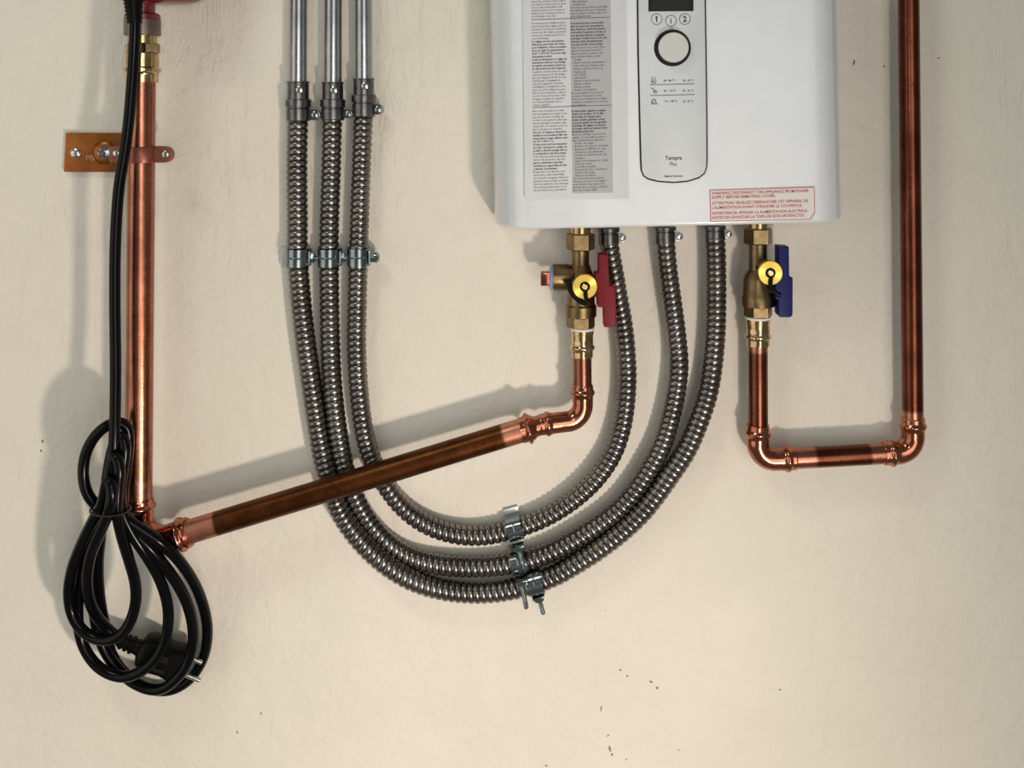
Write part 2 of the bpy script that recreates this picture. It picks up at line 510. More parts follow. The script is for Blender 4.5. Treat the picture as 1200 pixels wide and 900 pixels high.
def ring2d(r0, r1, n=40):
    V = []; F = []
    for k in range(n):
        a = 2*math.pi*k/n
        V += [(r0*math.cos(a), r0*math.sin(a)), (r1*math.cos(a), r1*math.sin(a))]
    for k in range(n):
        a = 2*k; b_ = 2*((k+1) % n)
        F.append((a, a+1, b_+1, b_))
    return V, F
for ch, x, y in (('1', 769.6, 22.4), ('i', 786.3, 24.3), ('2', 802.6, 22.4)):
    vs, fs = text_mesh(ch, cap=.0062, bold=True, align='CENTER')
    if ch == '1':        # the flag of the numeral
        q = len(vs); vs = list(vs)+[(-.0017, .0042), (-.0013, .0036), (.0003, .0048), (.0003, .0060)]; fs = list(fs)+[(q, q+1, q+2, q+3)]
    bt = hlink('button', lathe([(0, 6.4*s_), (.0006, 6.4*s_), (.0008, 6.1*s_)], H(x, y, PD)+Vector((0, .0004, 0)), (0, -1, 0), 32), M['panel'], panel)
    V, F = ring2d(5.9*s_, 6.5*s_)
    hprint('button_print', [(x, y, 0, V, F), (x, y+3.1, 0, vs, fs)], M['ink'], panel, PD+.0007)
# marks, table
def rect2d(w, h): return [(0, 0), (w, 0), (w, h), (0, h)], [(0, 1, 2, 3)]
items = []
V, F = rect2d(4.6*s_, .7*s_); items.append((784.0, 33.4, 0, V, F))
for x, y, w_ in ((761.4, 99.8, 52.5), (761.8, 112.4, 52.5)):
    V, F = rect2d(w_*s_, .7*s_); items.append((x, y, 0.004, V, F))
for y, f_, c_, xf, wf, wc in ((95.6, '68 - 86 °F', '20 - 30 °C', 777.8, 12.6, 12.2), (107.6, '95 - 110 °F', '35 - 43 °C', 778.0, 14.0, 12.2), (119.9, '113 - 140 °F', '45 - 60 °C', 778.4, 15.0, 12.2)):
    vs, fs = text_mesh(f_, width=wf*s_, cap=2.5*s_, bold=True); items.append((xf, y, 0, vs, fs))
    vs, fs = text_mesh(c_, width=wc*s_, cap=2.5*s_, bold=True); items.append((800.2, y, 0, vs, fs))
def strokes(lines, t):
    V = []; F = []
    for a, b_ in lines:
        dx, dy = b_[0]-a[0], b_[1]-a[1]; l = math.hypot(dx, dy); nx, ny = -dy/l*t/2, dx/l*t/2
        i = len(V); V += [(a[0]+nx, a[1]+ny), (a[0]-nx, a[1]-ny), (b_[0]-nx, b_[1]-ny), (b_[0]+nx, b_[1]+ny)]; F.append((i, i+1, i+2, i+3))
    return [(x*s_, y*s_) for x, y in V], F
V, F = strokes([((0, 6.4), (4.5, 6.4)), ((4.5, 6.4), (5.5, 5)), ((5.5, 5), (5.5, 0)), ((0.6, 4), (3.4, 4)), ((.6, 4), (.6, 0)), ((.6, 0), (5.5, 0)), ((3.4, 4), (3.4, 0)), ((.6, 2), (3.4, 2))], .65); items.append((763.0, 97.4, 0, V, F))
V, F = strokes([((0, 6.5), (3, 5.6)), ((3, 5.6), (3.8, 3.2)), ((2.2, 2.6), (5.4, 4)), ((2.2, 2.6), (4.4, 0)), ((5.4, 4), (7, 1.4)), ((4.4, 0), (7, 1.4)), ((3.6, 1.4), (6.2, 2.6))], .65); items.append((763.0, 109.5, 0, V, F))
V, F = strokes([((0, 0), (7, 0)), ((.5, 0), (.5, 4.2)), ((.5, 4.2), (3, 6.4)), ((3, 6.4), (5.4, 4.4)), ((5.4, 4.4), (5.4, 1.8)), ((1.6, 1.4), (4.6, 1.4)), ((1.6, 1.4), (1.6, 3.4)), ((3, 3.2), (5, 5)), ((5.4, 1.8), (7, 0))], .65); items.append((763.2, 122.0, 0, V, F))
hprint('temperature_table', items, M['ink'], panel, PF, kind='stuff'); items = []
vs, fs = text_mesh('Plus', cap=4.6*s_, squash=.82, align='CENTER'); items.append((789.4, 194.2, 0, vs, fs))
hprint('lettering', items, M['ink'], panel, PF); items = []
vs, fs = text_mesh('Made in Germany', width=21.5*s_, cap=2.3*s_, bold=True, align='CENTER'); items.append((789.6, 207.3, 0, vs, fs))
hprint('lettering', items, M['ink'], panel, PF)
vs, fs = text_mesh('Tempra', width=19.5*s_, cap=4.9*s_, bold=True, align='CENTER')
hprint('lettering', [(789.3, 187.3, 0, vs, fs)], M['inkb'], panel, PF)
# dial
kc = H(788.0, 56.1, PD)
ringk = hlink('dial_ring', lathe([(0, 21.6*s_), (.0012, 21.6*s_), (.0016, 21.0*s_)], kc+Vector((0, .0004, 0)), (0, -1, 0), 64), M['dark'], panel, 'black ring around the dial')
kr = 17.7*sd(PD+.008)
hlink('dial', lathe([(0, kr*.97), (.0068, kr), (.0078, kr*.985), (.0081, kr*.96), (.0081, kr*.5)], kc+Vector((0, -.001, 0)), (0, -1, 0), 64), M['knob'], panel, 'light grey round dial')

# information sheet with fine print
LD = HD+.0018
sheet = hlink('label_sheet', hprism([(612, -70), (733, -70), (736.5, 231), (734.5, 233), (617.5, 233.5), (615, 231.5)], LD, HD-.0005, LD), M['sheet'], label='pale information sheet with columns of fine print', smooth=0)
gcol = hlink('print_column', hprism([(666.8, -70), (714.5, -70), (718.2, 225.5), (671.2, 226.8)], LD, LD-.0002, LD+.0002), M['greycol'], sheet, 'grey right-hand column', smooth=0)
s_l = sd(LD)
LR = -.0105+.0218
left = [
 (0, 'beyond the extended season only. If', 1.0), (0, 'you intend to connect tap hot water', 1.02), (0, 'or your unit is hard than a half', .9), (0, 'mineral content, it is necessary to', .99),
 (0, 'install a water softening service, to', .98), (0, 'avoid damage to the unit.', .72), None,
 (0, 'Ne remontez pas le chauffe-eau qui ré-', 1.0), (0, 'pond au plus haut réglage qu\'il soit', 1.0), (0, 'nécessaire. Il peut que les brûlures', 1.01), (0, 'soient pour des enfants, personnes', 1.0),
 (0, 'comme par exemple peau rien ne', .96), (0, 'soit endommagé.', .5), (1, 'Le réglage sur une température', .94), (1, 'inférieure peut éviter du risque', .97),
 (1, 'pour l\'utilisation. Nous recomman-', 1.02), (1, 'dons de régler la température à', .95), (1, '60-65 °C (140-149 °F) pour un usage', 1.0), (1, 'domestique normal.', .58),
 (1, 'Le fait de sélectionner un réglage de', 1.02), (1, 'température inférieur va prolonger', .99), (1, 'de manière importante la durée de', .98), (1, 'vie utile prévue de votre l\'appareil.', .98),
 (0, 'La garantie couvrira toutes nos unités', 1.02), (0, 'sauf au risque par les dommages', .97), (0, 'ainsi que l\'appareil du fait de l\'eau', .99), (0, 'ouverte dure. L\'intégralité de', .83),
 (0, 'suite de la garantie - Il devrait', .9), (0, 'd\'installation et remplissez à votre', .98), (0, 'cause en un bon équipement que', .95), (0, 'lors de notre réparation, celle-ci', .95),
 (0, 'de votre réseau est nécessaire, il faut', .98), (0, 'd\'équiper et polluer les quantités', .92), (0, 'ou à obtenir l\'épuration douce', .86), (0, 'à liminer l\'appareil.', .5), None,
 (0, 'Evite poner la unidad encendida', .92), (0, 'una vez instalando el sistema de una', 1.0), (0, 'persona alcanzar la salida que', .93), (0, 'se trate de una aplicación plana que', 1.0),
 (0, 'exceda aplicable a requerir altas', .98), (0, 'temperaturas. Por ejemplo un uso de', 1.0), (0, 'una cocina para uso industrial.', .86), (1, 'Para uso en hogares y situaciones', .98),
 (1, 'familiares recomendamos fijar una', 1.0), (1, 'temperatura de agua caliente entre', 1.02), (1, '100-140 °F (38-60 °C).', .6), (1, 'Al seleccionar entre las temperatu-', 1.0),
 (1, 'ras el fin controlarse su equipo ha-', 1.0), (1, 'ya dado a ahorrar energía ofrecer', 1.0), (1, 'se y extender la vida de la misma.', .97), (0, 'Si de todas esas nuestras garantías', .94),
 (0, 'cubre todas las partes responda', .93), (1, 'para los calentadores que usan', .86), (1, 'inundados por aguas duras de alto', .98), (1, 'contenido de minerales.', .7), (0, 'El agua dura con depósito en la', .93),
 (0, 'misma línea podrá desarrollada', .9), (0, 'una cañería recargada debido al', 1.0), (0, 'suavizado para proteger su unidad', 1.0), (0, 'Para una explicación está destinado', 1.02), (0, 'de nuestra garantía hasta con el', .97),
 (0, 'sitio de instrucciones y advertencia.', .96)]
right = [
 (0, '-   Phone/Address', .46, 1), (0, '-   Circuit Breaker', .42, 1), (0, 'If you have any questions concerning', .99), (0, 'the registration process or warranty', .97), (0, 'options, please contact customer', .99), (0, 'care at Branch Parts.', .57), None,
 (1, 'Vous devez inscrire votre produit', .9), (1, 'dans les trois mois qui suivent la', .89), (1, 'date d\'achat sur notre site internet', .94), (1, 'pour activer la garantie normale ou', .96), (1, 'pour garantie étendue. La garantie', .93),
 (1, 'prolongée. Veuillez vous à notre site', .99), (1, 'internet, achats électriquement,', .88), (1, 'vous pour inscrire votre produit.', .87), (0, 'Avant de lancer le processus d\'ins-', .92), (0, 'cription, vous devez rassembler', .83), (0, 'd\'abord à portée de main le reste', .89),
 (0, 'des documents suivants, à savoir :', .83), (0, '-   Modèle', .28, 1), (0, '-   Numéro de série (apparaissant', .92, 1), (0, '     codes côté sous l\'étiquette dans', .92, 1), (0, '     marque ou bouton à droite de', .86, 1), (0, '     l\'appareil)', .36, 1),
 (0, '-   Lieu d\'achat', .4, 1), (0, '-   Date d\'achat', .42, 1), (0, '-   Adresse et nom du domicile', .78, 1), (0, '-   Adresse courriel', .53, 1), (0, '-   Adresse postale', .52, 1), (0, '-   Numéro de téléphone', .68, 1),
 (0, 'En cas de questions à propos du', .88), (0, 'processus d\'inscription ou des', .82), (0, 'options pour la garantie prolongée,', .97), (0, 'veuillez contacter le service', .99), (0, 'des services.', .4), None,
 (1, 'Es importante registrar su equipo', .93), (1, 'dentro de un lapso de 90 días', .88), (1, 'de la fecha de compra para', .8), (1, 'activar nuestra garantía normal', .9), (1, 'y tener la opción de una garantía', .94), (1, 'extendida. El registro se efectúa', .92),
 (1, 'en nuestro sitio del internet como', .97), (1, 'información postal com.', .6), (0, 'Antes de comenzar el proceso de', .92), (0, 'registro recomendamos tener a', .92), (0, 'mano la información siguiente:', .88), (0, '-   Modelo del equipo', .6, 1),
 (0, '-   El número de serie (se encuentra', .99, 1), (0, '     dispuesto en "Mfr/No. A", está', .92, 1), (0, '     información está cubriéndola', .86, 1), (0, '     centrado en el lado derecho del', .94, 1), (0, '     equipo)', .3, 1),
 (0, '-   Lugar y seccionamiento de compra', .99, 1), (0, '-   Fecha de compra', .54, 1), (0, '-   Su nombre y apellido', .66, 1), (0, '-   Dirección de correo electrónico', .94, 1), (0, '-   Su dirección / lugar', .62, 1), (0, '-   Número de teléfono', .64, 1),
 (0, 'Si aun tiene dudas de progresar', .86), (0, 'relevantes el proceso del registro', .93), (0, 'en un teléfono y las opciones de', .87), (0, 'garantía, favor contacte a nuestra', .95), (0, 'línea del servicio 24/7.', .68)]
def column(lines, x0, w_):
    its = {0: [], 1: []}
    # sections start at these baselines in the photograph
    starts = [2.4, 28.0, 130.8]; sec = 0; y = starts[0]; pitch = 3.56
    cnt = 0
    lens = []
    cur = 0
    for l in lines:
        if l is None: lens.append(cur); cur = 0
        else: cur += 1
    lens.append(cur)
    ends = [19.8, 123.8, 223.6]
    k = 0
    for l in lines:
        if l is None:
            sec += 1; k = 0; continue
        n_ = lens[sec]; y = starts[sec]+(ends[sec]-starts[sec])*k/(n_-1); k += 1
        b_, t, wd = l[0], l[1], l[2]
        x = x0+(y-10)*.0125
        vs, fs = text_mesh(t.strip() if len(l) > 3 and t[0] == ' ' else t, width=wd*w_*s_l*(.92 if len(l) > 3 and t[0] == ' ' else 1), cap=2.35*s_l, bold=bool(b_), res=1)
        if len(l) > 3 and t[0] == ' ': x += 3.0
        its[b_].append((x, y+.6, LR, vs, fs))
    return its
cl = column(left, 622.8, 40.0); cr = column(right, 668.3, 43.0)
V, F = rect2d(92.5*s_l, .6*s_l)
hprint('fine_print', cl[0]+[(622.6, 23.4, LR, V, F), (624.2, 126.4, LR, V, F)], M['ink'], sheet, LD+.0004, kind='stuff')
hprint('bold_print', cl[1], M['inkb'], sheet, LD+.0004, kind='stuff')
hprint('fine_print', cr[0], M['ink'], sheet, LD+.0005, kind='stuff')
hprint('bold_print', cr[1], M['inkb'], sheet, LD+.0005, kind='stuff')

# warning sticker
SD = HD+.0019
ol = [(831.6, 222.6), (954.3, 219.0), (955.0, 249.5), (949.5, 257.3), (832.6, 259.8)]
def shrink(o, g):
    cx = sum(p[0] for p in o)/len(o); cy = sum(p[1] for p in o)/len(o)
    return [(x+(g if x < cx else -g), y+(g if y < cy else -g)) for x, y in o]
stb = hlink('warning_sticker', hprism(ol, SD, HD-.0005, SD), M['redink'], label='white warning sticker with a red border, bottom right corner cut off', smooth=0)
hlink('sticker_face', hprism(shrink(ol, .75), SD, SD-.0003, SD+.0002), M['stick'], stb, 'off-white sticker face', smooth=0)
items = []
for t, y, w_ in (('WARNING: DISCONNECT THIS APPLIANCE FROM POWER', 228.2, 113.5), ('SUPPLY BEFORE REMOVING COVER.', 233.0, 74.5),
                 ('ATTENTION: VEUILLEZ DEBRANCHER CET APPAREIL DE', 239.9, 112.5), ("L'ALIMENTATION AVANT D'ENLEVER LE COUVERCLE.", 245.1, 106),
                 ('ADVERTENCIA: APAGAR LA ALIMENTACION ELECTRICA', 251.6, 112), ('ANTES DE LEVANTAR LA TAPA DE ESTE ARTEFACTO!', 256.8, 108)):
    s2 = sd(SD)
    vs, fs = text_mesh(t, width=w_*s2, cap=3.5*s2, bold=True, res=2)
    items.append((834.3, y, .006, vs, fs))
hprint('sticker_lettering', items, M['redink'], stb, SD+.0005, kind='stuff')

# ------------------------------------------------------------------ copper pipe work
def socket_profile(r, Ltot, both=True, lip=.010, bead_at=.012):
    """radius along a press fitting of pipe radius r; sockets with a bead at both ends"""
    def f(s, th=0):
        def end(t):
            if t < .0008: return r*1.05
            if t < .006: return r*1.10+.0003*math.sin(th*6)
            b = math.exp(-((t-.0095)/.0030)**2)
            base = r*1.10 if t < .014 else r*(1.10-.02*min(1, (t-.014)/.01))
            return base+b*r*.19
        a = end(s); b = end(Ltot-s) if both else 0
        return max(a, b) if s < Ltot/2 or not both else b
    return f

def fitting(name, pts, r, parent, mat, label=None, both=True, nseg=32):
    pts = resample(pts, .0008)
    me = sweep(pts, socket_profile(r, length(pts), both), nseg)
    return link(name, me, mat, parent, label=label, smooth=60)

def pipe(name, pts, r, parent, mat, clean0=0.0, clean1=0.0, base=0.0, label=None):
    pts = resample(pts, .002)
    Lt = length(pts)
    def a(s):
        v = base
        for c, t in ((clean0, s), (clean1, Lt-s)):
            if c > 0 and t < c: v = 1.0
            elif c > 0 and t < c+.003: v = max(v, 1-(t-c)/.003)
        return v
    return link(name, sweep(pts, r, 40, attr=a), mat, parent, label=label, smooth=60)

# --- left riser and slanting pipe (hot side)
hot = empty('copper_pipe', P(162, 640, .047), 'copper riser at the left with a slanting tarnished pipe running to the red-handled valve', 'pipe')
dr = .047
RR = 15.6*sd(dr)
ptop = P(166.3, 90, dr); pbot = P(162.2, 596, dr)
pipe('pipe', [ptop, pbot], RR, hot, M['riser'], clean1=.032, base=.15, label='bright copper riser')
RD = 14.0*sd(.06)
a0 = P(218, 624.4, .051); a1 = P(616, 502.8, .044)
pipe('pipe', [a0, a1], RD, hot, M['diag'], clean0=.034, clean1=.024, label='tarnished brown slanting pipe with bright ends')
# elbow
corner = P(161.6, 644, .048)
dirn = (a1-a0).normalized()
e_end = P(222, 623.2, .051)
fitting('elbow', fillet([P(162.3, 583, dr), corner, e_end], .026, 16), RR*.99, hot, M['fitting'])
# reducer at the right end of the slanting pipe
axis = (a1-a0).normalized()
RH = 11.0*sd(.045)
b0 = P(610, 504.6, .0441)
Lr = .0255
def red(s, th):
    t = s
    big = RD*1.08 if t < .006 else (RD*1.08+RD*.24*math.exp(-((t-.009)/.0026)**2))
    if t > .0125:
        k = min(1, (t-.0125)/.006); k = k*k*(3-2*k)
        big = RD*1.06*(1-k)+RH*1.06*k
    return big
rp = resample([b0, P(636, 497.6, .042)], .0006)
link('reducer', sweep(rp, red, 36), M['fitting'], hot, smooth=60)
# small elbow up
c2 = P(683.4, 492.0, .038)
fitting('elbow', fillet([P(632, 497.9, .0425), c2, P(682.8, 450, .038)], .0195, 16), RH*1.0, hot, M['fitting'])
pipe('pipe', [P(682.8, 470, .038), P(682.2, 410, .038)], RH, hot, M['thin'], base=.45, clean1=.0, label='short upright copper stub')

def adapter(px, py0, py1, d, r, parent, label=None):
    """bronze press adapter: py0 top, py1 bottom"""
    top = P(px, py0, d); bot = P(px, py1, d); h = (top-bot).length
    pr = [(0, r*1.03), (.0006, r*1.16), (.006, r*1.16), (.0085, r*1.18), (.0100, r*1.34), (.0125, r*1.34), (.0140, r*1.18), (.0155, r*1.19), (h-.006, r*1.19), (h-.0055, r*1.25), (h-.0005, r*1.25), (h, r*1.18)]
    pr2 = []
    for (h0, r0), (h1, r1) in zip(pr, pr[1:]):
        n_ = max(1, int((h1-h0)/.0012))
        for k in range(n_): pr2.append((h0+(h1-h0)*k/n_, r0+(r1-r0)*k/n_))
    pr2.append(pr[-1])
    me = lathe(pr2, bot, (top-bot).normalized(), 36)
    # pressed jaw marks: small facets
    c = bot
    for v in me.vertices:
        q = v.co-bot; hh = q.dot((top-bot).normalized())
        if .001 < hh < .0085 or .0145 < hh < .020:
            ang = math.atan2(q.x, -q.y); ax = bot+(top-bot).normalized()*hh
            rr = v.co-ax; v.co = ax+rr*(1+.022*math.cos(6*ang)+.012*math.sin(hh*2600))
    return link('adapter', me, M['bronze'], parent, smooth=50, label=label)
adapter(682.2, 385, 418.5, .038, RH, hot, 'bronze press adapter')
link('thread_tape', lathe([(0, RH*1.28), (.0025, RH*1.3), (.003, RH*1.2)], P(682.2, 386.4, .038), ZA, 32), M['tape'], hot, label='white tape at the thread')

# riser top adapter with hexagon
ra = P(166.5, 97, dr); ax = (P(166.9, 40, dr)-ra).normalized()
s5 = sd(dr)
pr = [(0, 15.8), (.5, 18.4), (9, 18.4), (11.5, 19), (13.2, 21.2), (16.5, 21.2), (18.5, 18.8), (34, 18.6)]
link('adapter', lathe([(h*s5, r*s5) for h, r in pr], ra, ax, 36), M['bronze'], hot, smooth=40)
link('hexagon', lathe([(34*s5, 18.5*s5), (35*s5, 21*s5), (45*s5, 21*s5), (46*s5, 19*s5)], ra, ax, 6, math.pi/6), M['bronze'], hot, smooth=20)
link('thread', lathe([(45*s5, 16.6*s5), (58*s5, 16.6*s5)], ra, ax, 32), M['brass_bright'], hot)

# --- red enamelled housing at the top edge
hs = empty('red_housing', P(168, 42, .048), 'dark red enamelled housing cut off by the top edge above the left copper riser', 'housing')
nb = P(166.9, 42, .047)
link('union_nut', lathe([(0, 19.6*s5), (.8*s5, 20.8*s5), (18.5*s5, 20.8*s5), (19.2*s5, 19.6*s5)], nb, ZA, 40), M['nutgrey'], hs, label='brownish union nut')
link('collar', lathe([(19*s5, 20.4*s5), (24.5*s5, 20.4*s5), (26*s5, 18.5*s5), (26.5*s5, 14.5*s5), (44*s5, 14.5*s5)], nb, ZA, 40), M['red_enamel'], hs)
hb = P(190, 5.2, .050)
pr = [(0, 4), (.1, 20), (1.0, 32), (2.8, 40), (5.4, 45.5), (9.5, 52), (18, 60), (30, 64), (60, 66), (100, 64), (118, 40)]
link('body', lathe([(h*s5, r*s5) for h, r in pr], hb, ZA, 56, sq=.62), M['red_enamel'], hs)

# --- cold side pipe on the right
cold = empty('copper_pipe', P(975, 535, .03), 'brown copper pipe from the blue-handled valve, rising along the right of the heater', 'pipe')
dc = .029
RC = 12.0*sd(dc)
RC2 = 11.3*sd(dc)
pipe('pipe', [P(888.2, 398, dc), P(888.6, 512, dc)], RC2, cold, M['thin'], base=.1, clean0=.012, label='upright pipe below the blue-handled valve')
pipe('pipe', [P(922, 537.6, dc), P(1047, 530.8, dc)], RC, cold, M['thin'], clean0=.030, clean1=.026, label='level pipe with a dark middle and bright ends')
pipe('pipe', [P(1069.9, 505, dc), P(1067.3, 250, dc), P(1064.2, -60, dc)], RC, cold, M['thin'], base=.0, clean0=.022, label='tall brown pipe')
fitting('elbow', fillet([P(888.4, 497.5, dc), P(887.6, 539.5, dc), P(932, 536.9, dc)], .019, 16), RC*1.0, cold, M['fitting'])
fitting('elbow', fillet([P(1035, 531.6, dc), P(1070.2, 529.6, dc), P(1069.8, 489, dc)], .019, 16), RC*1.0, cold, M['fitting'])
adapter(888.2, 372, 405.5, dc, RC2, cold, 'bronze press adapter')
link('thread_tape', lathe([(0, RC2*1.28), (.0025, RC2*1.3), (.003, RC2*1.2)], P(888.2, 373.6, dc), ZA, 32), M['tape'], cold, label='white tape at the thread')

# ------------------------------------------------------------------ valves
def valve(cxp, y, d, kind):
    """y: dict of pixel rows; builds a service ball valve standing on the pipe"""
    isred = kind == 'red'
    lab = ('brass service valve with a red handle and a side plug, under the heater' if isred
           else 'brass service valve with a blue handle, under the heater near its right end')
    s = sd(d)
    v = empty('service_valve', P(cxp, y['bot'], d), lab, 'valve')
    def lz(name, rows, mat, n=36, tw=0.0, xoff=0, sm=35, **k):
        """rows: (py, radius px)"""
        b0_ = P(cxp+xoff, rows[0][0], d)
        return link(name, lathe([((rows[0][0]-py)*s, r*s) for py, r in rows], b0_, ZA, n, tw), mat, v, smooth=sm, **k)
    u0, u1 = y['nut']
    lz('union_nut', [(u1, 13.8), (u1-1.5, 16.6), (u0+2, 16.6), (u0+.5, 14.5)], M['brass'], 6, math.pi/6, sm=20)
    lz('nipple', [(u0+2, 11.8), (y['cov']-8, 11.8)], M['brass_bright'])
    nb_, nr = y['neck']
    lz('neck', [(nb_+12, nr*1.05), (nb_, nr), (u1-1, nr)], M['brass'])
    lz('body', y['body'], M['brass'], 40)
    h1, h0 = y['hex']
    lz('hexagon', [(h1, 14.2), (h1-.8, 16.6), (h0, 16.6), (h0-1, 15)], M['brass'], 6, math.pi/6, sm=20)
    # drain port facing the viewer, with its capped end
    cpx, cpy, cr_ = y['cap']
    cd = d+.034
    base = P(cpx, cpy, cd)
    pd_ = P(cxp+ (cpx-cxp)*.55, cpy-1, d+.006)
    link('drain_port', lathe([(0, 10.5*s), (.028-.004, 10.0*s)], pd_+Vector((0, 0, 0)), (P(cpx, cpy, cd-.001)-pd_), 28), M['brass'], v)
    sc_ = sd(cd+.008)
    cap = link('drain_cap', lathe([(0, cr_*.97*sc_), (.001, cr_*sc_), (.0075, cr_*sc_), (.0085, (cr_-.9)*sc_), (.0085, 4.8*sc_)], base, (0, -1, 0), 48), M['cap'], v, label='shiny yellow round cap')
    link('strap_pin', lathe([(.0085, 4.0*sc_), (.0105, 3.8*sc_), (.0112, 2.8*sc_), (.0112, .8*sc_)], base, (0, -1, 0), 24), M['brass_bright'], v)
    # black retaining strap: ring round the pin, tail down, band behind the cap
    cb = base+Vector((0, -.0088, 0))
    ringp = []
    for k in range(28):
        a = 2*math.pi*k/27
        ringp.append(cb+Vector((math.cos(a)*4.9*sc_, 0, math.sin(a)*4.9*sc_)))
    tx, ty = y['tail']
    m1 = sweep(ringp, .0011, 8)
    m2 = sweep(resample(catmull([cb+Vector((.0005, 0, -5*sc_)), P(cpx+(tx-cpx)*.6, cpy+(ty-cpy)*.72, cd+.0095), P(tx, ty-1, cd+.004), P(tx-1, ty, cd-.004)], .001), .001), .0024, 10)
    cb2 = [P(cpx+a_*1.0, cpy+b_, cd-.002) for a_, b_ in y['band']]
    m3 = sweep(resample(catmull(cb2, .001), .001), .0030, 10)
    link('cap_strap', merge(m1, m2, m3), M['blackm'], v, label='black retaining strap of the cap', smooth=60)
    # handle on its stem, to the right of the body
    hd = d+y['hdd']
    link('stem', lathe([(0, 5.6*s), (.010, 5.6*s), (.0102, 4*s), ((y['hx']-cxp)*s-.004, 4*s)], P(cxp+8, y['sty'], d+.006), (1, 0, -.03), 20), M['blackm'] if not isred else M['brass_bright'], v)
    link('handle', prism(px_outline(y['handle'], hd+.009), hd-.009, hd+.009, .0012, 3), M['red' if isred else 'blue'], v, label=('red' if isred else 'blue')+' handle', smooth=50)
    return v, s, d

vr, s, d = valve(680.3, dict(bot=383, nut=(272.5, 293), cov=268, neck=(318, 10.2), body=[(371.5, 15.5), (370, 18.6), (358, 18.8), (356, 17.0), (345, 16.2), (325, 16.4), (317, 13), (310, 10.8)],
     hex=(383.5, 369), cap=(684.8, 334.5, 14.9), tail=(688, 354), band=[(-19, -6), (-16, 6), (-8, 16), (1, 21), (6, 20)], hdd=.012, hx=700, sty=342,
     handle=[(701.6, 298.2), (712.6, 298), (713.6, 320), (714.4, 334.6), (721.2, 335.4), (722.3, 360), (722.0, 382.8), (708.0, 383.6), (707.2, 360.6), (700.6, 360), (699.6, 345), (697.2, 338), (697, 320.2), (701.6, 319.6)]), .040, 'red')
# side arm of the hot valve with taped plug
link('side_arm', lathe([(0, 12.6*s), (6*s, 14.2*s), (11*s, 15.0*s), (28*s, 15.6*s), (30*s, 15.0*s)][:4], P(676, 324.5, .040), (-1, 0, -.01), 36), M['brass'], vr)
link('sealing_tape', lathe([(0, 12.2*s), (1*s, 13.4*s), (4.5*s, 13.0*s), (6.5*s, 11*s)], P(650.6, 324.8, .040), (-1, 0, -.02), 28), M['tape_blue'], vr, label='blue and white thread sealant')
link('tape_edge', lathe([(0, 13.6*s), (1.6*s, 13.8*s), (1.9*s, 12*s)], P(651.2, 324.8, .040), (-1, 0, -.02), 28), M['tape'], vr)
link('square_plug', box_me(P(640.6, 326.2, .040), Vector((1, 0, .02)), YA, ZA, 14*s, 15*s, 15.2*s, .0009), M['fitting'], vr, label='copper-coloured square plug')
vc, s, d = valve(888.3, dict(bot=370, nut=(266.5, 286), cov=262, neck=(318, 10.8), body=[(359.5, 15.5), (358, 19.0), (347, 19.4), (345, 18.2), (328, 17.6), (321, 15.5), (316, 11.5)],
     hex=(370.5, 357), cap=(900.6, 318.6, 14.6), tail=(904.5, 341), band=[(-13, -7), (-6, 6), (2, 18), (10, 26), (14, 27)], hdd=.010, hx=913, sty=340,
     handle=[(912.4, 288.4), (924.6, 288.8), (925.2, 323.6), (929.2, 325.4), (929.0, 369.5), (926.5, 372), (914.5, 372), (912.2, 369), (912.2, 352), (908.6, 350), (908.4, 331), (912.3, 328)]), .033, 'blue')

